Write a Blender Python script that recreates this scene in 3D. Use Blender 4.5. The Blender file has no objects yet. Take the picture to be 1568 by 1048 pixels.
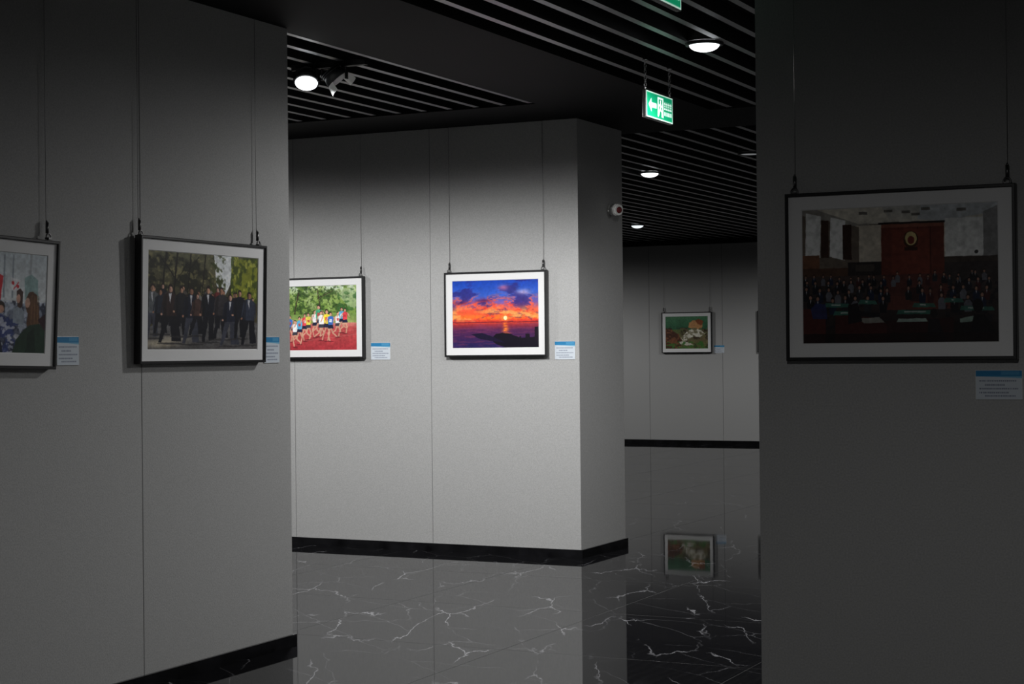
import bpy, bmesh, math, random
import numpy as np
from mathutils import Matrix, Vector
random.seed(3); RNG=np.random.RandomState(7)
sc=bpy.context.scene
sc.view_settings.view_transform='Standard'
sc.view_settings.look='None'
COL=sc.collection

# ------------------------------------------------------------ materials
def mat(name,color,rough=0.6,metal=0.0,spec=0.5,noise=0.0,nscale=300,bump=0.0,emit=None,estr=0):
    m=bpy.data.materials.new(name); m.use_nodes=True
    nt=m.node_tree; b=nt.nodes['Principled BSDF']
    b.inputs['Base Color'].default_value=(*color,1)
    b.inputs['Roughness'].default_value=rough
    b.inputs['Metallic'].default_value=metal
    b.inputs['Specular IOR Level'].default_value=spec
    tc=nt.nodes.new('ShaderNodeTexCoord')
    n=nt.nodes.new('ShaderNodeTexNoise'); n.inputs['Scale'].default_value=nscale; n.inputs['Detail'].default_value=4
    nt.links.new(tc.outputs['Object'],n.inputs['Vector'])
    mr=nt.nodes.new('ShaderNodeMapRange'); mr.inputs['From Min'].default_value=.3; mr.inputs['From Max'].default_value=.7
    mr.inputs['To Min'].default_value=1-noise; mr.inputs['To Max'].default_value=1+noise
    nt.links.new(n.outputs['Fac'],mr.inputs['Value'])
    vm=nt.nodes.new('ShaderNodeVectorMath'); vm.operation='SCALE'; vm.inputs[0].default_value=color
    nt.links.new(mr.outputs[0],vm.inputs['Scale']); nt.links.new(vm.outputs[0],b.inputs['Base Color'])
    if bump>0:
        bp=nt.nodes.new('ShaderNodeBump'); bp.inputs['Strength'].default_value=bump; bp.inputs['Distance'].default_value=.002
        nt.links.new(n.outputs['Fac'],bp.inputs['Height']); nt.links.new(bp.outputs[0],b.inputs['Normal'])
    if emit:
        b.inputs['Emission Color'].default_value=(*emit,1); b.inputs['Emission Strength'].default_value=estr
    return m
def wall_mat():
    m=mat('wall_fabric',(.422,.422,.418),.85,spec=.15,noise=.10,nscale=160,bump=.25)
    return m
M_WALL=wall_mat()
M_JOINT=mat('panel_joint',(.20,.20,.20),.9)
M_BASE=mat('black_marble_baseboard',(.008,.008,.009),.12,noise=.5,nscale=8)
M_BLACK=mat('black_paint',(.005,.005,.0055),.7,spec=.2,noise=.1,nscale=40)
M_SLATSIDE=mat('slat_black',(.010,.010,.011),.5,spec=.3,noise=.1,nscale=30)
M_SLATBOT=mat('slat_bottom_lit',(.42,.42,.43),.40,metal=.6,noise=.05,nscale=30)  # slat undersides painted grey to carry the bounced light; sides stay black
M_FRAME=mat('black_frame',(.010,.010,.011),.35,noise=.1,nscale=80)
M_MAT=mat('white_mount_board',(.80,.80,.80),.8,spec=.2,noise=.02,nscale=200)
M_WIRE=mat('steel_cable',(.25,.25,.25),.4,metal=.8,noise=.1)
M_METAL=mat('hook_metal',(.12,.12,.12),.35,metal=.9,noise=.1)
M_WHITEP=mat('white_plastic',(.72,.72,.70),.4,noise=.02)
M_RED=mat('sensor_lens',(.12,.01,.012),.2,noise=.02)
M_CHROME=mat('chrome',(.6,.6,.6),.25,metal=1,noise=.02)
M_LAMP=mat('lamp_diffuser',(.9,.9,.9),.5,emit=(.93,.97,1),estr=4)
M_LAMPLOW=mat('lamp_diffuser_low',(.9,.9,.9),.5,emit=(.90,.96,1),estr=1.05)  # emission lowered so this lamp's floor reflection stays faint
M_LAMPOFF=mat('lamp_diffuser_dim',(.5,.5,.5),.5,emit=(.93,.97,1),estr=.15)

def attr_mat(name,rough=.35,spec=.3,estr=0.0):
    m=bpy.data.materials.new(name); m.use_nodes=True; nt=m.node_tree; b=nt.nodes['Principled BSDF']
    a=nt.nodes.new('ShaderNodeAttribute'); a.attribute_name='paint'
    nt.links.new(a.outputs['Color'],b.inputs['Base Color'])
    b.inputs['Roughness'].default_value=rough; b.inputs['Specular IOR Level'].default_value=spec
    if estr: 
        nt.links.new(a.outputs['Color'],b.inputs['Emission Color']); b.inputs['Emission Strength'].default_value=estr
    return m
M_PRINT=attr_mat('photo_print',.45,.2)
M_SIGNFACE=attr_mat('exit_sign_face',.4,.3,.7)

def floor_mat():
    m=bpy.data.materials.new('dark_marble_floor'); m.use_nodes=True; nt=m.node_tree; N=nt.nodes; L=nt.links
    b=N['Principled BSDF']
    tc=N.new('ShaderNodeTexCoord')
    T=1.2
    sc1=N.new('ShaderNodeVectorMath'); sc1.operation='SCALE'; sc1.inputs['Scale'].default_value=1/T
    L.new(tc.outputs['Object'],sc1.inputs[0])
    fr=N.new('ShaderNodeVectorMath'); fr.operation='FRACTION'; L.new(sc1.outputs[0],fr.inputs[0])
    # stone grain runs obliquely along the hall
    def vein(rot,sy,scale,width,dist,maskscale,mlo,mhi,amp):
        vr=N.new('ShaderNodeVectorRotate'); vr.rotation_type='Z_AXIS'; vr.inputs['Angle'].default_value=rot; L.new(tc.outputs['Object'],vr.inputs['Vector'])
        mp=N.new('ShaderNodeMapping'); mp.inputs['Scale'].default_value=(1,sy,1); L.new(vr.outputs[0],mp.inputs['Vector'])
        nz=N.new('ShaderNodeTexNoise'); nz.inputs['Scale'].default_value=4.5; nz.inputs['Detail'].default_value=6; nz.inputs['Roughness'].default_value=.62
        L.new(mp.outputs[0],nz.inputs['Vector'])
        nm=N.new('ShaderNodeVectorMath'); nm.operation='SCALE'; nm.inputs['Scale'].default_value=dist; L.new(nz.outputs['Color'],nm.inputs[0])
        a2=N.new('ShaderNodeVectorMath'); a2.operation='ADD'; L.new(mp.outputs[0],a2.inputs[0]); L.new(nm.outputs[0],a2.inputs[1])
        v=N.new('ShaderNodeTexVoronoi'); v.feature='DISTANCE_TO_EDGE'; v.voronoi_dimensions='2D'; v.inputs['Scale'].default_value=scale
        L.new(a2.outputs[0],v.inputs['Vector'])
        r=N.new('ShaderNodeMapRange'); r.inputs['From Min'].default_value=0; r.inputs['From Max'].default_value=width
        r.inputs['To Min'].default_value=amp; r.inputs['To Max'].default_value=0; L.new(v.outputs['Distance'],r.inputs['Value'])
        k=N.new('ShaderNodeTexNoise'); k.inputs['Scale'].default_value=maskscale; k.inputs['Detail'].default_value=2; L.new(mp.outputs[0],k.inputs['Vector'])
        kr=N.new('ShaderNodeMapRange'); kr.inputs['From Min'].default_value=mlo; kr.inputs['From Max'].default_value=mhi; L.new(k.outputs['Fac'],kr.inputs['Value'])
        mu=N.new('ShaderNodeMath'); mu.operation='MULTIPLY'; L.new(r.outputs[0],mu.inputs[0]); L.new(kr.outputs[0],mu.inputs[1])
        return mu
    v1=vein(-.40,.34,3.1,.017,.26,4.2,.48,.62,.95)
    v2=vein(-.95,.36,3.6,.011,.14,3.5,.40,.62,.40)
    mx=N.new('ShaderNodeMath'); mx.operation='MAXIMUM'; L.new(v1.outputs[0],mx.inputs[0]); L.new(v2.outputs[0],mx.inputs[1])
    sp=N.new('ShaderNodeSeparateXYZ'); L.new(fr.outputs[0],sp.inputs[0])
    j=[]
    for o in ('X','Y'):
        lt=N.new('ShaderNodeMath'); lt.operation='LESS_THAN'; lt.inputs[1].default_value=.003; L.new(sp.outputs[o],lt.inputs[0]); j.append(lt)
    jm=N.new('ShaderNodeMath'); jm.operation='MAXIMUM'; L.new(j[0].outputs[0],jm.inputs[0]); L.new(j[1].outputs[0],jm.inputs[1])
    mc=N.new('ShaderNodeMix'); mc.data_type='RGBA'; mc.inputs['A'].default_value=(.008,.008,.009,1); mc.inputs['B'].default_value=(.24,.24,.255,1)
    L.new(mx.outputs[0],mc.inputs['Factor'])
    mj=N.new('ShaderNodeMix'); mj.data_type='RGBA'; mj.inputs['B'].default_value=(.004,.004,.004,1)
    L.new(jm.outputs[0],mj.inputs['Factor']); L.new(mc.outputs['Result'],mj.inputs['A']); L.new(mj.outputs['Result'],b.inputs['Base Color'])
    rr=N.new('ShaderNodeMath'); rr.operation='MULTIPLY_ADD'; rr.inputs[1].default_value=.4; rr.inputs[2].default_value=.03
    L.new(jm.outputs[0],rr.inputs[0]); L.new(rr.outputs[0],b.inputs['Roughness'])
    b.inputs['IOR'].default_value=1.18
    w=N.new('ShaderNodeTexNoise'); w.inputs['Scale'].default_value=2.5; w.inputs['Detail'].default_value=1; L.new(tc.outputs['Object'],w.inputs['Vector'])
    bp=N.new('ShaderNodeBump'); bp.inputs['Strength'].default_value=.08; bp.inputs['Distance'].default_value=.004
    L.new(w.outputs['Fac'],bp.inputs['Height']); L.new(bp.outputs[0],b.inputs['Normal'])
    return m
M_FLOOR=floor_mat()

# ------------------------------------------------------------ mesh helpers
def obj(name,me,parent=None,mats=()):
    o=bpy.data.objects.new(name,me); COL.objects.link(o)
    for m in mats: me.materials.append(m)
    if parent: o.parent=parent
    return o
def empty(name,loc,rz=0,rot=None):
    e=bpy.data.objects.new(name,None); COL.objects.link(e); e.location=loc
    e.rotation_euler=rot if rot else (0,0,rz); e.empty_display_size=.1
    return e
def bm_box(bm,x0,x1,y0,y1,z0,z1,mi=0):
    vs=[bm.verts.new((x,y,z)) for x in (x0,x1) for y in (y0,y1) for z in (z0,z1)]
    fs=[]
    for idx in ((0,1,3,2),(4,6,7,5),(0,4,5,1),(2,3,7,6),(0,2,6,4),(1,5,7,3)):
        f=bm.faces.new([vs[i] for i in idx]); f.material_index=mi; fs.append(f)
    return fs   # 4 = bottom z0
def box(name,x0,x1,y0,y1,z0,z1,m,parent=None,bevel=0):
    me=bpy.data.meshes.new(name); bm=bmesh.new(); bm_box(bm,x0,x1,y0,y1,z0,z1)
    if bevel: bmesh.ops.bevel(bm,geom=bm.edges[:],offset=bevel,segments=2,affect='EDGES',profile=.5)
    bm.normal_update(); bm.to_mesh(me); bm.free()
    return obj(name,me,parent,[m])
def bm_cyl(bm,p0,p1,r0,r1=None,seg=16,mi=0,cap=True):
    r1=r0 if r1 is None else r1
    p0=Vector(p0);p1=Vector(p1);d=p1-p0
    r=bmesh.ops.create_cone(bm,cap_ends=cap,segments=seg,radius1=r0,radius2=r1,depth=d.length)
    q=d.to_track_quat('Z','Y').to_matrix().to_4x4(); M=Matrix.Translation((p0+p1)/2)@q
    bmesh.ops.transform(bm,matrix=M,verts=r['verts'])
    for v in r['verts']:
        for f in v.link_faces: f.material_index=mi; f.smooth=len(f.verts)==4
def bm_dome(bm,c,d,r,D,seg=28,mi=0):
    """bulging lens centred c, axis d"""
    q=Vector(d).to_track_quat('Z','Y').to_matrix(); c=Vector(c); rings=[]
    for k in range(6):
        t=k/6*math.pi/2
        rings.append([bm.verts.new(c+q@Vector((r*math.cos(t)*math.cos(2*math.pi*i/seg),r*math.cos(t)*math.sin(2*math.pi*i/seg),D*math.sin(t)))) for i in range(seg)])
    tip=bm.verts.new(c+q@Vector((0,0,D)))
    for a,b in zip(rings,rings[1:]):
        for i in range(seg): f=bm.faces.new((a[i],a[(i+1)%seg],b[(i+1)%seg],b[i])); f.smooth=True; f.material_index=mi
    for i in range(seg): f=bm.faces.new((rings[-1][i],rings[-1][(i+1)%seg],tip)); f.smooth=True; f.material_index=mi
def bm_torus(bm,c,R,r,rotm,seg=14,sub=6,mi=0,sz=1.0):
    rings=[]
    for i in range(seg):
        a=2*math.pi*i/seg; ring=[]
        for k in range(sub):
            t=2*math.pi*k/sub
            p=Vector(((R+r*math.cos(t))*math.cos(a),r*math.sin(t),(R+r*math.cos(t))*math.sin(a)*sz))
            ring.append(bm.verts.new(rotm@p+Vector(c)))
        rings.append(ring)
    for i in range(seg):
        for k in range(sub):
            f=bm.faces.new((rings[i][k],rings[(i+1)%seg][k],rings[(i+1)%seg][(k+1)%sub],rings[i][(k+1)%sub])); f.material_index=mi; f.smooth=True
def finish(name,bm,parent,mats):
    bmesh.ops.recalc_face_normals(bm,faces=bm.faces[:])
    me=bpy.data.meshes.new(name); bm.to_mesh(me); bm.free(); return obj(name,me,parent,mats)

# ------------------------------------------------------------ painting (flat prints stored as mesh colours)
def vnoise(X,Y,seed,octv=4):
    r=np.random.RandomState(seed); tot=0; amp=1; s=0
    for o in range(octv):
        g=r.rand(64,64); x=X*2**o; y=Y*2**o
        xi=np.floor(x).astype(int);yi=np.floor(y).astype(int);fx=x-xi;fy=y-yi
        fx=fx*fx*(3-2*fx);fy=fy*fy*(3-2*fy)
        v=(g[yi%64,xi%64]*(1-fx)+g[yi%64,(xi+1)%64]*fx)*(1-fy)+(g[(yi+1)%64,xi%64]*(1-fx)+g[(yi+1)%64,(xi+1)%64]*fx)*fy
        tot=tot+v*amp; s+=amp; amp*=.55
    return tot/s
def ss(a,lo,hi):
    t=np.clip((a-lo)/(hi-lo),0,1); return t*t*(3-2*t)
class Can:
    SS=3
    def __init__(s,w,h,c):
        s.w,s.h=w,h; s.W,s.H=w*s.SS,h*s.SS; s.a=np.zeros((s.H,s.W,3))+np.array(c)/255.
        s.y,s.x=np.mgrid[0:s.H,0:s.W]; s.x=(s.x+.5)/s.W; s.y=(s.y+.5)/s.H
    def bl(s,m,c,al=1.0):
        m=(m*al)[...,None]; s.a=s.a*(1-m)+(np.array(c)/255.)*m
    def rect(s,x0,y0,x1,y1,c,al=1): s.bl(((s.x>=x0)&(s.x<=x1)&(s.y>=y0)&(s.y<=y1)).astype(float),c,al)
    def ell(s,cx,cy,rx,ry,c,al=1,soft=0):
        d=((s.x-cx)/rx)**2+((s.y-cy)/ry)**2
        s.bl(np.exp(-d*1.5) if soft else (d<=1).astype(float),c,al)
    def poly(s,pts,c,al=1):
        ins=np.zeros(s.x.shape,bool); n=len(pts); j=n-1
        for i in range(n):
            xi,yi=pts[i]; xj,yj=pts[j]
            if yi!=yj:
                cnd=((yi>s.y)!=(yj>s.y))&(s.x<(xj-xi)*(s.y-yi)/(yj-yi)+xi); ins^=cnd
            j=i
        s.bl(ins.astype(float),c,al)
    def line(s,x0,y0,x1,y1,w,c,al=1):
        asp=s.w/s.h; X=s.x*asp; dx,dy=(x1-x0)*asp,y1-y0; L2=dx*dx+dy*dy+1e-9
        t=np.clip(((X-x0*asp)*dx+(s.y-y0)*dy)/L2,0,1)
        d=np.hypot(X-x0*asp-t*dx,s.y-y0-t*dy); s.bl((d<w).astype(float),c,al)
    def grad(s,y0,y1,stops,x0=0,x1=1):
        m=((s.x>=x0)&(s.x<=x1)&(s.y>=y0)&(s.y<=y1)); t=np.clip((s.y-y0)/(y1-y0),0,1)
        ps=[p for p,_ in stops]; col=np.stack([np.interp(t,ps,[c[k]/255. for _,c in stops]) for k in range(3)],-1)
        s.a=np.where(m[...,None],col,s.a)
    def out(s,warp=0.0,grain=0.0,sat=1.0):
        a=s.a
        if warp:
            wx=(vnoise(s.x*22,s.y*16,101,3)-.5)*warp*2; wy=(vnoise(s.x*22+9,s.y*16+5,102,3)-.5)*warp*2.6
            xi=np.clip(((s.x+wx)*s.W).astype(int),0,s.W-1); yi=np.clip(((s.y+wy)*s.H).astype(int),0,s.H-1)
            a=a[yi,xi]
        if grain:
            g=(vnoise(s.x*48,s.y*34,103,3)-.5)*2*grain+(vnoise(s.x*9,s.y*7,104,2)-.5)*grain
            a=a*(1+g[...,None])
        if sat!=1:
            l=a.mean(-1,keepdims=True); a=l+(a-l)*sat
        return np.clip(a,0,1).reshape(s.h,s.SS,s.w,s.SS,3).mean((1,3))
def painted_plane(name,img,w,h,yoff,parent,m,curve=0):
    """grid in local XZ facing -Y, centre origin"""
    H,W,_=img.shape
    xs=(np.arange(W+1)/W-.5)*w; zs=(.5-np.arange(H+1)/H)*h
    X,Z=np.meshgrid(xs,zs); V=np.stack([X,np.full_like(X,yoff),Z],-1).reshape(-1,3)
    i=np.arange(H)[:,None]*(W+1)+np.arange(W)[None,:]
    F=np.stack([i,i+(W+1),i+(W+1)+1,i+1],-1).reshape(-1,4)
    me=bpy.data.meshes.new(name)
    me.vertices.add(len(V)); me.vertices.foreach_set('co',V.astype(np.float32).ravel())
    me.loops.add(F.size); me.loops.foreach_set('vertex_index',F.astype(np.int32).ravel())
    me.polygons.add(len(F)); me.polygons.foreach_set('loop_start',(np.arange(len(F))*4).astype(np.int32))
    me.update(calc_edges=True)
    lin=np.where(img<=.04045,img/12.92,((img+.055)/1.055)**2.4)
    c=np.concatenate([lin,np.ones((H,W,1))],-1).reshape(-1,1,4).repeat(4,1)
    at=me.color_attributes.new('paint','FLOAT_COLOR','CORNER'); at.data.foreach_set('color',c.astype(np.float32).ravel())
    me.validate(); 
    return obj(name,me,parent,[m])

def person(c,x,yf,h,top,bot,skin=(190,140,110),hair=(30,22,20),w=1.0,step=0.0):
    """small standing figure painted in a print: feet at yf, height h"""
    a=c.h/c.w; u=h*a
    dk=tuple(int(k*.6) for k in top)
    c.poly([(x-.12*u*w,yf-.52*h),(x-(.10+step)*u,yf),(x-(.03+step)*u,yf),(x,yf-.42*h),(x+.03*u,yf-.02*h),(x+(.10+step)*u,yf-.02*h),(x+.12*u*w,yf-.52*h)],bot)
    c.poly([(x-.15*u*w,yf-.80*h),(x-.05*u,yf-.86*h),(x+.05*u,yf-.86*h),(x+.15*u*w,yf-.80*h),(x+.16*u*w,yf-.45*h),(x-.16*u*w,yf-.45*h)],top)
    c.poly([(x-.15*u*w,yf-.80*h),(x-.07*u,yf-.84*h),(x-.09*u,yf-.45*h),(x-.16*u*w,yf-.45*h)],dk,.7)
    c.ell(x,yf-.925*h,.060*u,.070*h,hair); c.ell(x+.008*u,yf-.905*h,.046*u,.052*h,skin); c.ell(x-.02*u,yf-.90*h,.022*u,.045*h,hair,.4)

def pic_sunset():
    c=Can(200,146,(20,40,130))
    c.grad(0,.63,[(0,(20,66,178)),(.35,(52,94,198)),(.52,(120,90,165)),(.68,(232,100,76)),(.88,(255,118,36)),(1,(235,70,35))])
    # cloud streaks fanning out from the sun
    sx,sy=.62,.70
    dx=(c.x-sx); dy=(sy-c.y)*1.25; r=np.hypot(dx,dy)+.05; ang=np.arctan2(dx,dy)
    U=ang*3.2+30; V=np.log(r)*4.5+20
    n=vnoise(U,V*1.6,11,6); n2=vnoise(c.x*6+4,c.y*15+2,5,6); n3=vnoise(U*2+3,V*1.5+7,17,5)
    sky=(c.y<.62).astype(float)
    cl=ss(n*.65+n2*.35,.49,.62)*sky
    c.bl(cl*(1-.35*ss(c.y,.3,.55)),(44,30,104),.7)
    edge=np.exp(-((n*.65+n2*.35-.50)/.035)**2)*sky
    c.bl(edge*ss(c.y,.14,.34),(255,96,60),.85)
    c.bl(ss(n3,.54,.66)*sky*ss(c.y,.26,.44),(255,70,44),.85)
    c.bl(ss(n2,.56,.68)*sky*ss(c.y,.36,.48),(255,176,90),.8)
    c.ell(.60,.11,.07,.05,(200,120,160),.7,1); c.ell(.83,.18,.10,.05,(224,190,215),.6,1); c.ell(.22,.47,.2,.05,(250,80,50),.7,1)
    c.ell(.37,.30,.10,.035,(96,26,70),.8,1); c.ell(.10,.33,.12,.03,(70,24,80),.7,1)
    c.bl(np.exp(-((c.y-.60)/.02)**2),(200,50,50),.6)
    c.grad(.62,1,[(0,(225,70,44)),(.10,(160,46,54)),(.3,(84,34,78)),(1,(30,28,84))])
    rip=vnoise(c.x*9,c.y*70,8,4)
    c.bl(ss(rip,.48,.66)*(c.y>.63),(130,56,90),.4)
    c.bl(np.exp(-((c.x-.62)/(.02+.03*ss(c.y,.62,.85)))**2)*(c.y>.62)*(c.y<.90)*ss(rip,.3,.55),(255,130,44),.95)
    c.ell(.62,.565,.06,.045,(255,180,70),.8,1); c.ell(.62,.562,.022,.030,(255,240,180),1)
    c.rect(0,.612,1,.628,(110,26,46),.8)
    c.poly([(.45,.88),(.5,.80),(.58,.78),(.66,.79),(.74,.83),(.8,.86),(1,.84),(1,1),(.62,1),(.5,.94)],(16,10,26))
    c.poly([(.22,.8),(.35,.78),(.5,.85),(.62,.93),(.45,.9),(.3,.86)],(24,16,46))
    c.rect(.955,.7,1,.9,(24,14,28)); c.rect(.85,.80,.9,.87,(20,12,26)); c.rect(.78,.83,.8,.87,(20,12,26))
    return c.out(.005,.10)
def pic_runners():
    c=Can(200,146,(90,120,60))
    n=vnoise(c.x*14,c.y*12,3,5)
    c.grad(0,.5,[(0,(215,225,215)),(.3,(140,165,90)),(1,(120,150,70))])
    c.bl(ss(n,.42,.58)*(c.y<.5),(56,84,34),.9)
    c.bl(ss(vnoise(c.x*28,c.y*24,23,4),.5,.64)*(c.y<.45),(120,150,66),.7)
    c.bl(ss(vnoise(c.x*9+7,c.y*9,9,5),.55,.7)*(c.y<.45),(180,200,130),.7)
    c.bl(ss(vnoise(c.x*50,c.y*44,29,3),.56,.66)*(c.y<.45)*(c.x<.8),(36,56,24),.7)
    c.line(.2,.45,.26,.1,.010,(60,50,36)); c.line(.55,.45,.5,.05,.008,(60,50,36)); c.line(.5,.2,.7,.08,.006,(60,50,36))
    c.poly([(.78,.16),(.86,.04),(1,.1),(1,.36),(.9,.33)],(170,190,150),.6)
    c.bl(ss(vnoise(c.x*16,c.y*16,31,3),.5,.6)*(c.x>.76)*(c.y<.42),(50,94,44),.7)
    c.grad(.44,.6,[(0,(110,140,70)),(1,(160,170,100))])
    c.grad(.58,1,[(0,(206,130,118)),(.2,(190,76,76)),(1,(168,52,60))])
    for k in range(3): c.line(0,.70+.1*k,1,.62+.07*k,.003,(215,160,150),.4)
    cols=[(240,240,240),(245,220,60),(60,110,190),(240,240,240),(90,170,210),(230,70,80),(240,225,90),(245,245,245),(70,160,120)]
    r=np.random.RandomState(5)
    for i in range(15):
        x=.03+i*.060+r.uniform(-.02,.02); h=.46+r.uniform(-.07,.05) if x<.75 else .38
        yf=.94-.20*x+r.uniform(-.06,.05)
        a=c.h/c.w; u=h*a; sk=(205,155,130)
        s1=1 if r.rand()>.5 else -1
        c.line(x,yf-.48*h,x-.10*u*s1,yf-.24*h,.013,sk); c.line(x-.10*u*s1,yf-.24*h,x-.24*u*s1,yf-.14*h,.010,sk)
        c.line(x,yf-.48*h,x+.10*u*s1,yf-.24*h,.013,sk); c.line(x+.10*u*s1,yf-.24*h,x+.04*u*s1,yf,.010,sk)
        c.poly([(x-.09*u,yf-.56*h),(x+.09*u,yf-.56*h),(x+.12*u,yf-.42*h),(x-.12*u,yf-.42*h)],(30,34,60) if i%3 else (60,60,70))
        c.poly([(x-.12*u,yf-.82*h),(x,yf-.86*h),(x+.12*u,yf-.82*h),(x+.09*u,yf-.54*h),(x-.09*u,yf-.54*h)],cols[i%9])
        c.rect(x-.05*u,yf-.74*h,x+.05*u,yf-.64*h,(250,250,250) if i%2 else (200,60,60),.8)
        c.line(x-.12*u,yf-.80*h,x-.2*u,yf-.62*h,.009,sk); c.line(x+.12*u,yf-.80*h,x+.22*u,yf-.66*h,.009,sk)
        c.ell(x,yf-.93*h,.06*u,.07*h,(40,28,24)); c.ell(x,yf-.91*h,.048*u,.055*h,sk)
        c.ell(x,yf+.015,.12*u,.008,(90,24,34),.7)
    return c.out(.005,.16)
def pic_group():
    c=Can(230,142,(60,60,40))
    n=vnoise(c.x*12,c.y*10,21,5)
    c.grad(0,.66,[(0,(104,104,78)),(.5,(80,76,52)),(1,(62,56,46))])
    c.bl(ss(n,.43,.58)*(c.y<.58),(34,34,22),.88)
    c.bl(ss(vnoise(c.x*34,c.y*28,4,4),.55,.68)*(c.y<.5)*(c.x<.6),(150,142,96),.65)
    c.poly([(.58,0),(.77,0),(.735,.3),(.66,.5),(.60,.3)],(232,236,238))
    c.bl(ss(vnoise(c.x*22,c.y*18,14,4),.46,.6)*(c.x>.54)*(c.x<.69)*(c.y<.44),(60,68,30),.95)
    c.poly([(.74,.45),(.745,.12),(.78,.04),(.84,.02),(1,.02),(1,.5),(.8,.5)],(134,140,44))
    c.bl(ss(vnoise(c.x*24,c.y*14,6,4),.46,.6)*(c.x>.74)*(c.y<.5),(66,80,26),.85)
    c.bl(ss(vnoise(c.x*36,c.y*14,16,4),.58,.7)*(c.x>.74)*(c.y<.5),(200,200,90),.7)
    for x0,w in ((.22,.012),(.34,.008),(.12,.01),(.47,.008)): c.line(x0,.45,x0+.03,0,w,(26,22,16))
    c.line(.22,.25,.10,.05,.007,(24,22,14)); c.line(.34,.2,.44,.03,.006,(24,22,14)); c.line(.24,.3,.34,.1,.004,(24,22,14))
    c.grad(.60,1,[(0,(88,84,78)),(.4,(110,109,110)),(1,(88,86,86))])
    c.poly([(0,.60),(.3,.60),(0,.78)],(84,78,56)); c.poly([(1,.60),(.8,.60),(1,.72)],(92,84,56))
    c.bl(ss(vnoise(c.x*30,c.y*40,7,4),.5,.7)*(c.y>.62),(76,72,70),.5)
    c.ell(.12,.94,.2,.05,(206,194,168),.9,1); c.ell(.24,.89,.14,.03,(215,202,178),.7,1)
    r=np.random.RandomState(12)
    sk=[(196,150,124),(170,122,98),(205,160,140)]
    for i in range(24):
        x=.06+i*.039+r.uniform(-.014,.014); h=.36+r.uniform(-.04,.05)
        person(c,x,.76+r.uniform(-.04,.03),h,[(34,34,42),(64,56,54),(40,46,58),(84,76,70),(110,44,44),(130,126,120)][r.randint(6)],(30,30,38),sk[i%3],(40,32,26))
    tops=[(96,100,104),(44,50,64),(54,40,40),(34,34,40),(30,34,50),(84,60,54),(24,26,36),(54,50,54),(34,38,54),(28,30,40),(52,58,74)]
    fx=[.035,.105,.19,.285,.375,.43,.53,.65,.735,.825,.92]
    yy=[.88,.84,.93,.86,.94,.85,.92,.89,.96,.88,.95]
    for i,x in enumerate(fx):
        h=.47+(yy[i]-.84)*1.1+r.uniform(-.04,.04)
        person(c,x,yy[i],h,tops[i],(26,26,34) if i%4 else (64,66,78),sk[i%3],(40,30,26),1.0,.05+.06*(i%3))
        u=h*c.h/c.w
        if i%2==0: c.poly([(x-.03*u,yy[i]-.84*h),(x+.03*u,yy[i]-.84*h),(x,yy[i]-.66*h)],(210,210,216))
        c.line(x-.15*u,yy[i]-.78*h,x-.20*u,yy[i]-.50*h,.008,tops[i]); c.line(x+.15*u,yy[i]-.78*h,x+.19*u,yy[i]-.50*h,.008,tops[i])
        c.ell(x-.20*u,yy[i]-.48*h,.025*u,.022*h,sk[i%3]); c.ell(x,yy[i]+.01,.3*u,.010,(56,54,56),.8)
    return c.out(.006,.20)
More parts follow.
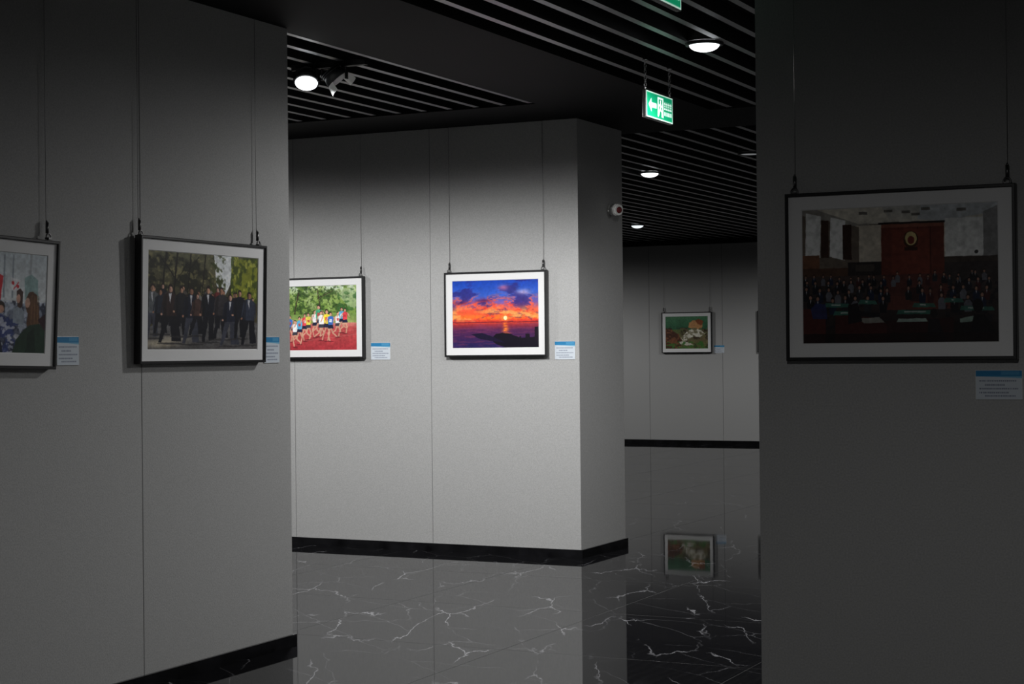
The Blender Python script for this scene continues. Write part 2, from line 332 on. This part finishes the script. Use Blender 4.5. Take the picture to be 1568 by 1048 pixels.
def pic_reader():
    c=Can(190,130,(206,212,216))
    c.grad(0,.5,[(0,(196,206,212)),(1,(222,226,228))])
    c.rect(.0,.0,.55,.5,(188,204,214)); c.rect(.84,0,.86,.5,(170,176,182))
    for x in (.6,.68): c.rect(x,.02,x+.015,.45,(150,160,170))
    c.poly([(.50,.18),(.60,.24),(.58,.5),(.48,.44)],(206,44,56))
    c.poly([(.67,.24),(.76,.27),(.75,.40),(.66,.37)],(232,232,236)); c.ell(.69,.30,.012,.018,(206,40,50)); c.ell(.735,.33,.012,.018,(206,40,50)); c.line(.70,.36,.74,.29,.006,(206,60,70))
    c.grad(.5,1,[(0,(150,160,176)),(1,(66,70,90))])
    n=vnoise(c.x*20,c.y*16,2,4); c.bl(ss(n,.5,.62)*(c.y>.48),(40,44,64),.8)
    c.bl(ss(vnoise(c.x*22+9,c.y*18,8,3),.58,.68)*(c.y>.48),(196,204,220),.8)
    r=np.random.RandomState(4)
    for i in range(7):
        x=.05+.09*i; c.ell(x,.55+.03*(i%2),.035,.06,(50,38,34)); c.ell(x,.57+.03*(i%2),.025,.04,(196,150,130)); c.ell(x,.74,.06,.12,[(60,70,120),(220,220,225),(130,60,70)][i%3])
    c.bl(ss(vnoise(c.x*26,c.y*20,48,3),.54,.62)*(c.y>.62)*(c.x<.75),(58,72,130),.8)
    c.bl(ss(vnoise(c.x*30,c.y*24,49,3),.56,.64)*(c.y>.60)*(c.x<.78),(214,216,226),.8)
    # listener and woman with long fair hair seen from behind
    c.poly([(.70,.56),(.76,.52),(.80,.58),(.80,.72),(.70,.70)],(150,160,172))
    c.poly([(.725,.38),(.755,.35),(.785,.39),(.785,.52),(.765,.55),(.735,.53)],(70,46,40)); c.ell(.745,.455,.02,.045,(206,160,140))
    c.poly([(.80,.24),(.86,.20),(.92,.26),(.93,.46),(.80,.46)],(132,166,164),.8)
    c.poly([(.815,.44),(.84,.385),(.88,.375),(.915,.41),(.93,.50),(.945,.62),(.95,.76),(.90,.80),(.85,.80),(.825,.70),(.835,.60),(.815,.54)],(92,62,42))
    for k in range(7): c.line(.86+.012*k,.42,.85+.016*k,.78,.004,(158,118,80) if k%2 else (120,84,56),.8)
    c.ell(.83,.49,.022,.05,(214,170,150))
    c.poly([(.70,1),(.74,.86),(.80,.77),(.86,.72),(.95,.70),(1,.74),(1,1)],(40,62,48)); c.poly([(.84,.8),(.9,.74),(.92,1),(.82,1)],(30,48,38))
    c.poly([(.93,.66),(1,.6),(1,.78)],(56,30,36))
    c.poly([(.3,1),(.35,.8),(.5,.75),(.6,.9),(.62,1)],(40,44,60))
    return c.out(.005,.14)
def pic_nature():
    c=Can(90,68,(60,110,80))
    c.grad(0,.45,[(0,(80,130,94)),(1,(44,92,64))])
    n=vnoise(c.x*10,c.y*9,13,4)
    c.grad(.40,1,[(0,(90,110,60)),(.5,(120,104,74)),(1,(92,106,60))])
    c.bl(ss(n,.48,.6)*(c.y>.35),(58,44,34),.8)
    c.poly([(0,.35),(.15,.42),(.3,.55),(.42,.85),(.2,1),(0,1)],(76,48,36))
    c.bl(ss(vnoise(c.x*20,c.y*18,3,3),.5,.6)*(c.x<.35)*(c.y>.4),(140,90,60),.8)
    c.poly([(.54,.34),(.56,.2),(.66,.12),(.8,.14),(.88,.26),(.86,.38),(.7,.42)],(190,140,92)); c.poly([(.7,.12),(.8,.08),(.9,.16),(.86,.28),(.76,.24)],(140,80,50))
    c.poly([(.36,.66),(.5,.48),(.64,.38),(.84,.42),(.94,.54),(.82,.64),(.66,.62),(.5,.74),(.4,.76)],(218,214,198))
    c.bl(ss(vnoise(c.x*18,c.y*18,43,3),.48,.58)*(c.x>.35)*(c.y>.36)*(c.y<.76),(110,104,74),.85)
    c.poly([(.30,.80),(.42,.76),(.58,.82),(.66,.90),(.5,.90),(.36,.86)],(206,202,186)); c.bl(ss(vnoise(c.x*16,c.y*20,33,3),.5,.6)*(c.y>.78),(64,120,52),.9)
    return c.out(.012,.15)
def pic_court():
    c=Can(360,244,(120,112,100))
    c.grad(0,.12,[(0,(188,188,182)),(1,(206,200,186))])
    c.poly([(0,0),(.2,0),(.36,.13),(.36,.16),(0,.10)],(156,152,144))
    c.poly([(.08,0),(.42,0),(.46,.10),(.30,.12)],(214,208,192)); c.poly([(.62,0),(1,0),(1,.06),(.74,.12),(.6,.1)],(186,192,196))
    for x,y in ((.30,.03),(.43,.02),(.52,.03),(.62,.015),(.57,.05),(.8,.03)): c.rect(x,y,x+.045,y+.02,(108,104,98))
    c.line(.0,.10,.36,.15,.006,(110,104,96))
    c.rect(.28,.13,1,.50,(216,210,196))
    c.rect(.28,.13,.42,.5,(206,196,178)); c.rect(.74,.10,1,.38,(226,228,226)); c.poly([(.93,.06),(1,.02),(1,.4),(.93,.38)],(140,140,140))
    c.poly([(0,.04),(.30,.14),(.30,.50),(0,.58)],(112,100,88))
    for x in (.0,.13): c.poly([(x+.02,.02+x*.3),(x+.10,.05+x*.3),(x+.095,.36+x*.2),(x+.015,.34+x*.1)],(236,238,236))
    c.rect(.10,.08,.14,.36,(70,46,34)); c.rect(.215,.12,.26,.38,(56,34,26)); c.rect(0,.34,.09,.46,(128,84,60)); c.rect(0,.44,.3,.52,(90,62,48))
    c.rect(.40,.115,.74,.13,(34,26,26)); c.rect(.415,.13,.735,.58,(112,50,38))
    for x in (.50,.60,.665): c.rect(x,.14,x+.004,.58,(70,28,22))
    c.rect(.47,.17,.66,.5,(124,54,40)); c.rect(.415,.13,.735,.155,(140,78,60))
    c.ell(.567,.245,.038,.062,(70,40,22)); c.ell(.567,.238,.03,.05,(206,186,120)); c.ell(.567,.25,.018,.03,(120,44,36)); c.rect(.535,.30,.60,.325,(60,26,16))
    c.rect(.735,.38,1,.42,(70,60,54)); c.rect(.24,.40,.415,.5,(48,42,42)); c.rect(.28,.42,.38,.47,(76,68,62)); c.ell(.895,.35,.01,.014,(60,60,60))
    c.grad(.5,1,[(0,(76,60,56)),(.3,(58,50,50)),(1,(38,28,28))])
    c.rect(.735,.42,1,.56,(60,52,52))
    c.poly([(.42,.5),(.74,.5),(.78,.66),(.40,.66)],(94,50,44)); c.poly([(.46,.66),(.74,.66),(.78,.76),(.44,.76)],(104,54,46)); c.rect(.56,.6,.62,.7,(62,38,38))
    r=np.random.RandomState(9)
    n=vnoise(c.x*26,c.y*24,19,4); c.bl(ss(n,.5,.62)*(c.y>.54)*((c.x<.42)|(c.x>.74)),(30,28,36),.85)
    def hd(x,y,s,col):
        c.poly([(x-.016*s,y+.10*s),(x-.018*s,y+.045*s),(x-.008*s,y+.022*s),(x+.008*s,y+.022*s),(x+.018*s,y+.045*s),(x+.016*s,y+.10*s)],col)
        if max(col)<100: c.poly([(x-.003*s,y+.022*s),(x+.003*s,y+.022*s),(x,y+.05*s)],(190,190,196))
        c.ell(x,y,.009*s,.020*s,(40,30,28)); c.ell(x,y+.006*s,.0065*s,.013*s,(170,124,104))
    for row,(y,k,s) in enumerate(((.50,22,.7),(.55,20,.85),(.60,18,.95),(.66,15,1.1))):
        for i in range(k):
            x=.03+i*.96/k+r.uniform(-.015,.015)
            if row>0 and .42<x<.74 and r.rand()<.65: continue
            hd(x,y+r.uniform(-.015,.02),s,[(34,34,44),(30,40,66),(104,106,116),(44,46,52),(72,34,36),(32,32,38),(28,28,34)][r.randint(7)])
    for x0,y0,x1 in ((.12,.70,.24),(.30,.68,.38),(.50,.76,.68),(.74,.68,.82),(.82,.74,.97),(.17,.76,.29),(.58,.71,.68)):
        c.poly([(x0,y0),(x1,y0+.008),(x1+.012,y0+.036),(x0-.01,y0+.032)],(56,122,104),.85); c.poly([(x0+.03,y0+.010),(x1-.04,y0+.012),(x1-.04,y0+.022),(x0+.03,y0+.02)],(190,198,194),.85)
    c.rect(0,.74,.12,1,(84,38,34)); c.poly([(.04,.74),(.07,.70),(.12,.71),(.13,.82),(.05,.82)],(40,50,106),.85)
    c.poly([(.17,.79),(.36,.81),(.44,.86),(.44,1),(.17,1)],(70,30,30)); c.poly([(.29,.82),(.40,.81),(.43,.85),(.32,.855)],(140,140,132)); c.poly([(.24,.72),(.29,.70),(.31,.84),(.24,.86)],(30,26,32))
    c.poly([(.44,.84),(.78,.82),(.8,1),(.44,1)],(52,26,28)); c.poly([(.50,.825),(.64,.825),(.65,.85),(.49,.85)],(150,172,162)); c.rect(.78,.86,1,1,(32,26,28))
    c.poly([(.81,.83),(.89,.81),(.91,.85),(.81,.86)],(140,166,152)); c.ell(.9,.74,.025,.05,(24,22,24)); c.poly([(.85,1),(.88,.80),(.93,.80),(.99,.92),(1,1)],(22,20,24))
    c.ell(.68,.79,.018,.035,(36,30,32)); c.poly([(.64,1),(.655,.83),(.705,.83),(.74,1)],(34,28,34))
    c.rect(0,.93,1,1,(30,20,22),.75)
    return c.out(.0025,.16,.85)
def label_img(seed):
    c=Can(72,48,(206,214,222)); c.rect(0,0,1,.20,(46,128,178)); c.rect(.55,.03,.95,.16,(90,160,200),.7); c.poly([(0,.2),(1,.2),(1,.27),(.5,.23)],(120,180,210))
    r=np.random.RandomState(seed)
    for y,x0,x1 in ((.36,.08,.88),(.50,.2,.6),(.63,.08,.92),(.77,.08,.7),(.88,.2,.85)):
        x=x0
        while x<x1:
            w=r.uniform(.015,.035); c.rect(x,y-.025,x+w,y+.025,(88,96,120),.75); x+=w+.014
    return c.out()
def exit_img():
    c=Can(120,48,(14,140,96)); W=(225,245,235)
    c.rect(0,0,1,.05,(190,220,205)); c.rect(0,.95,1,1,(190,220,205)); c.rect(0,0,.02,1,(190,220,205)); c.rect(.98,0,1,1,(190,220,205))
    c.poly([(.08,.5),(.19,.22),(.19,.40),(.38,.40),(.38,.60),(.19,.60),(.19,.78)],W)
    c.rect(.42,.12,.64,.88,W); c.rect(.46,.2,.60,.88,(14,140,96))
    c.ell(.53,.28,.024,.06,W); c.line(.53,.38,.52,.58,.07,W); c.line(.51,.56,.46,.80,.045,W); c.line(.52,.56,.58,.66,.045,W); c.line(.58,.66,.58,.84,.04,W); c.line(.52,.38,.45,.47,.034,W); c.line(.53,.38,.59,.48,.034,W)
    for k in range(4):
        x=.67+k*.075; c.rect(x,.28,x+.055,.34,W); c.rect(x+.02,.22,x+.035,.54,W); c.rect(x,.48,x+.055,.54,W); c.rect(x+.004,.38,x+.05,.42,W)
    for k in range(7): c.rect(.67+k*.043,.62,.695+k*.043,.78,W)
    return c.out()

# ------------------------------------------------------------ composite objects
TOP=2.93
def framed(loc,rz,w,h,img,tilt=0.0,roll=0.0,hook=.03,border=.012,inset=.061):
    """loc = wall point at centre of frame; local -Y is out of the wall"""
    e=empty('framed_photograph',loc,rz)
    fr=empty('hung_frame',(0,-.028,0)); fr.parent=e; fr.rotation_euler=(tilt,roll,0)
    bm=bmesh.new(); W,H=w/2,h/2
    prof=[(0,.016),(0,-.016),(.002,-.018),(border-.002,-.018),(border,-.016),(border,-.006)]
    rings=[]
    for d,y in prof:
        rings.append([bm.verts.new((sx*(W-d),y,sz*(H-d))) for sx,sz in ((-1,-1),(1,-1),(1,1),(-1,1))])
    for a,b in zip(rings,rings[1:]):
        for k in range(4): bm.faces.new((a[k],a[(k+1)%4],b[(k+1)%4],b[k]))
    bm.faces.new(rings[0])
    finish('moulding',bm,fr,[M_FRAME])
    bm=bmesh.new(); r2=[]
    for d,y in ((border-.001,-.009),(inset-.003,-.009),(inset,-.006)):
        r2.append([bm.verts.new((sx*(W-d),y,sz*(H-d))) for sx,sz in ((-1,-1),(1,-1),(1,1),(-1,1))])
    for a,b in zip(r2,r2[1:]):
        for k in range(4): bm.faces.new((a[k],a[(k+1)%4],b[(k+1)%4],b[k]))
    finish('mount_board',bm,fr,[M_MAT])
    painted_plane('print',img,w-2*inset,h-2*inset,-.0062,fr,M_PRINT)
    bm=bmesh.new()
    for sx in (-1,1):
        x=sx*(W-hook)
        bm_cyl(bm,(x,-.012,H+.04),(x,-.012,TOP-loc[2]),.0011,seg=6,mi=0)
        bm_cyl(bm,(x,-.018,H+.022),(x,-.018,H+.062),.0065,seg=10,mi=1)
        bm_cyl(bm,(x,-.018,H+.062),(x,-.014,H+.072),.0065,.002,seg=10,mi=1)
        bm_torus(bm,(x,-.024,H+.008),.012,.003,Matrix.Identity(3),mi=1,sz=1.1)
        bm_box(bm,x-.009,x+.009,-.034,-.014,H-.002,H+.006,1)
    finish('hanging_cables',bm,e,[M_WIRE,M_METAL])
    return e
def label(loc,rz,w,h,seed):
    e=empty('picture_caption_card',loc,rz)
    box('card',-w/2,w/2,-.004,0,-h/2,h/2,M_WHITEP,e,.0008)
    painted_plane('printed_face',label_img(seed),w*.985,h*.98,-.0045,e,M_PRINT)

# wall planes (metres)
YM=10.54; XL=-4.564; XS=-4.672; YF=23.5; YR=6.0
def multi(name,boxes,mats,parent=None):
    bm=bmesh.new()
    for b in boxes: bm_box(bm,*b)
    return finish(name,bm,parent,mats)

# ---- room shell
box('floor',-16,3,-3,YF+.2,-.1,0,M_FLOOR)
box('ceiling',-16,3,-3,YF+.2,3.30,3.40,M_BLACK)
def wall(name,x0,x1,y0,y1,z1=TOP): return box(name,x0,x1,y0,y1,0,z1,M_WALL)
wall('wall_left',XL-.25,XL,-3,6.911)
wall('wall_center',-11,XS,YM,11.31)
wall('wall_right',-1.953,3,YR,6.8)
wall('wall_far',-16,3,YF,YF+.2,3.3)
wall('wall_rear',-16,3,-3.2,-3,3.3)
wall('wall_east',3,3.2,-3.2,YF+.2,3.3)
wall('wall_west',-16.2,-16,-3.2,YF+.2,3.3)
J=[]; g=.0017
for k in range(1,9): J.append((XL-.001,XL+.0012,6.911-1.115*k-g,6.911-1.115*k+g,.055,TOP))
for k in range(1,6): J.append((XS-1.124*k-g,XS-1.124*k+g,YM-.0012,YM+.001,.055,TOP))
for k in range(0,16): J.append((-14.9+1.12*k-g*1.5,-14.9+1.12*k+g*1.5,YF-.0012,YF+.001,.055,TOP))
for k in range(2,4): J.append((-1.953+1.12*k-g,-1.953+1.12*k+g,YR-.0012,YR+.001,.055,TOP))
multi('trim_panel_joints',J,[M_JOINT])
bh=.055; bt=.015
multi('baseboard_left',[(XL,XL+bt,-3,6.911+bt,0,bh),(XL-.25,XL,6.911,6.911+bt,0,bh)],[M_BASE])
multi('baseboard_center',[(-11,XS+bt,YM-bt,YM,0,bh),(XS,XS+bt,YM,11.31+bt,0,bh)],[M_BASE])
multi('baseboard_right',[(-1.953-bt,3,YR-bt,YR,0,bh),(-1.953-bt,-1.953,YR,6.8,0,bh)],[M_BASE])
multi('baseboard_far',[(-16,3,YF-bt,YF,0,bh)],[M_BASE])
multi('ceiling_soffit',[(-4.62,-3.76,-3,11.5,TOP,3.3),(-3.76,3,10.6,11.5,TOP,3.3),(-16,-4.62,9.79,11.5,TOP,3.3)],[M_BLACK])
box('trim_far',-16,3,YF-.06,YF,2.87,3.3,M_BLACK)
bm=bmesh.new(); P=.19; sw=.040; sh=.075; zb=TOP+.008
def slats(x0,x1,y0,y1):
    x=x0+P*.6
    while x<x1-sw:
        f=bm_box(bm,x,x+sw,y0,y1,zb,zb+sh,0)
        f[4].material_index=1
        x+=P
slats(-3.76,3,-3,10.6); slats(-16,-4.62,-3,9.79); slats(-16,3,11.5,YF-.06)
o=finish('ceiling_slats',bm,None,[M_SLATSIDE,M_SLATBOT])

# ---- photographs
RX=math.pi/2
framed((-5.280,YM,1.636),0,.774,.58,pic_sunset())
framed((-6.703,YM,1.632),0,.774,.58,pic_runners())
framed((XL,6.195,1.617),RX,.915,.535,pic_group(),tilt=.022,roll=.003)
framed((XL,4.88,1.593),RX,.71,.495,pic_reader(),tilt=.035,roll=.024)
framed((-1.436,YR,1.643),0,.80,.593,pic_court())
nat=pic_nature()
framed((-8.711,YF,1.605),0,.766,.586,nat)
framed((-7.265,YF,1.605),0,.766,.586,nat[:, ::-1])
label((-4.775,YM,1.384),0,.15,.122,1)
label((-6.20,YM,1.390),0,.158,.12,2)
label((XL,5.335,1.408),RX,.13,.113,3)
label((XL,6.752,1.405),RX,.126,.122,4)
label((-8.23,YF,1.361),0,.157,.112,5)
label((-1.104,YR,1.26),0,.156,.10,6)

# ---- lights
def lamp_light(parent,loc,power,size=178,blend=.35,rad=.08):
    l=bpy.data.lights.new('lamp_light','SPOT'); l.energy=power; l.spot_size=math.radians(size); l.spot_blend=blend
    l.shadow_soft_size=rad; l.color=(1,.998,.992)
    lo=bpy.data.objects.new('lamp_light',l); COL.objects.link(lo); lo.parent=parent; lo.location=loc
def downlight(x,y,power,on=True,r=.080,blend=.45,m=None):
    e=empty('recessed_downlight',(x,y,TOP))
    bm=bmesh.new()
    segs=32; pr=[(r+.018,.010),(r+.016,-.004),(r,-.006),(r-.004,.004)]
    R=[]
    for rr,z in pr: R.append([bm.verts.new((rr*math.cos(2*math.pi*i/segs),rr*math.sin(2*math.pi*i/segs),z)) for i in range(segs)])
    for a,b in zip(R,R[1:]):
        for i in range(segs): bm.faces.new((a[i],a[(i+1)%segs],b[(i+1)%segs],b[i])).smooth=True
    bm_cyl(bm,(0,0,.012),(0,0,.11),r+.014,seg=32)
    finish('trim_ring',bm,e,[M_SLATSIDE])
    bm=bmesh.new(); bm_dome(bm,(0,0,0),(0,0,-1),r-.003,.036 if on else .004)  # dome bulge stands in for the glow around a flush lamp
    finish('diffuser',bm,e,[m or (M_LAMP if on else M_LAMPOFF)])
    if power>0: lamp_light(e,(0,0,-.12),power,blend=blend)
    return e
downlight(-2.97,8.30,115)
downlight(-.9,9.3,150)  # unseen lamp behind the right wall, added to brighten the side face
downlight(-5.6,14.2,80)
downlight(-8.14,20.2,0,m=M_LAMPLOW)
downlight(-5.2,20.6,165)  # added lamp, hidden by the right wall, to light the far wall
downlight(-11.3,20.6,165)  # second added far-wall lamp, hidden by the centre wall
downlight(-4.35,13.2,0,False)
downlight(-8.1,8.42,150)  # out-of-view lamp deeper in the bay, added for general light
downlight(-.6,.9,88,blend=.4)  # unseen lamp near the camera, added as fill for the right wall

# track with two spot heads in the bay
e=empty('track_spotlight',(-4.90,7.80,TOP))
bm=bmesh.new()
bm_box(bm,-.26,.20,.05,.085,-.022,.008)
def head(x,y,d,z=-.078,L0=.035,L1=.03):
    d=Vector(d).normalized(); c0=Vector((x,y,z))
    bm_box(bm,x-.02,x+.02,.045,.09,-.040,-.02)
    bm_cyl(bm,(x,.065,-.035),(x,y,-.040),.009)
    bm_box(bm,x-.075,x+.075,y-.008,y+.008,-.042,-.036)
    bm_box(bm,x-.077,x-.070,y-.012,y+.012,-.10,-.036); bm_box(bm,x+.070,x+.077,y-.012,y+.012,-.10,-.036)
    bm_cyl(bm,c0-d*L0,c0+d*L1,.052,.068,seg=28)
    for k in range(2): bm_cyl(bm,c0-d*(L0-.012*k),c0-d*(L0-.006-.012*k),.060,seg=28)
    return c0+d*L1,d
h1=head(-.13,0,(.22,-.42,-.88))
h2=head(.045,0,(.55,.25,-.72))
finish('spot_bodies',bm,e,[M_SLATSIDE])
bm=bmesh.new(); bm_dome(bm,h1[0]+h1[1]*.001,h1[1],.060,.022); finish('lens_lit',bm,e,[M_LAMP])
bm=bmesh.new(); bm_dome(bm,h2[0]+h2[1]*.001,h2[1],.060,.006)
q=h2[1].to_track_quat('Z','Y').to_matrix()
for a0 in (.4,3.6):   # curved reflector leaves
    for i in range(6):
        P0=[]
        for a in (a0+i*.22,a0+(i+1)*.22):
            for L,rr in ((0,.067),(.05,.078)): P0.append(bm.verts.new(h2[0]+q@Vector((rr*math.cos(a),rr*math.sin(a),L))))
        bm.faces.new((P0[0],P0[1],P0[3],P0[2]))
finish('spot_reflector',bm,e,[M_WHITEP])
lamp_light(e,(-.13,-.05,-.22),320,blend=.3)

# exit signs
def exit_sign(x,y,zc,rz=RX):
    e=empty('exit_sign',(x,y,zc),rz)
    box('housing',-.20,.20,-.011,.011,-.075,.075,M_CHROME,e,.003)
    painted_plane('sign_face',exit_img(),.39,.14,-.0118,e,M_SIGNFACE)
    bm=bmesh.new()
    for sx in (-.18,.18):
        z=.075; k=0
        while zc+z<TOP+.01:
            bm_torus(bm,(sx,0,z+.009),.0065,.0017,Matrix.Rotation(math.pi/2*(k%2),3,'Z'),seg=10,sub=5,sz=1.7)
            z+=.017; k+=1
        bm_cyl(bm,(sx,0,TOP-zc-.004),(sx,0,TOP-zc+.01),.015)
    finish('chains',bm,e,[M_CHROME])
exit_sign(-3.41,8.775,2.70)
exit_sign(-2.29,5.92,2.735)

# wall sensor on side face
e=empty('wall_motion_sensor',(XS,11.08,2.36))
bm=bmesh.new()
bm_cyl(bm,(0,0,0),(.018,0,0),.036,seg=24); bm_cyl(bm,(.018,0,0),(.045,-.012,-.004),.018,seg=16)
bm_cyl(bm,(.04,-.02,-.005),(.085,-.045,-.012),.040,.042,seg=24); bm_cyl(bm,(.085,-.045,-.012),(.094,-.05,-.013),.042,.034,seg=24)
finish('sensor_body',bm,e,[M_WHITEP])
bm=bmesh.new(); bm_cyl(bm,(.0935,-.0497,-.013),(.101,-.054,-.0145),.024,.018,seg=20); finish('lens',bm,e,[M_RED])

# world
w=bpy.data.worlds.new('World'); sc.world=w; w.use_nodes=True
w.node_tree.nodes['Background'].inputs[0].default_value=(.02,.02,.021,1)

# camera
cam=bpy.data.cameras.new('Camera'); co=bpy.data.objects.new('Camera',cam); COL.objects.link(co)
cam.sensor_width=36; cam.lens=2650/1568*36; cam.clip_end=100
th=math.radians(26.13); F=Vector((-math.sin(th),math.cos(th),0)); R=Vector((math.cos(th),math.sin(th),0)); Z=Vector((0,0,1))
p=math.atan(10/2650); F2=(F*math.cos(p)+Z*math.sin(p)); Z2=(Z*math.cos(p)-F*math.sin(p))
Rc=(R-.01*Z2).normalized(); Uc=(Z2+.01*R).normalized()
M=Matrix((Rc,Uc,-F2)).transposed().to_4x4(); M.translation=(0,0,1.4); co.matrix_world=M
sc.camera=co
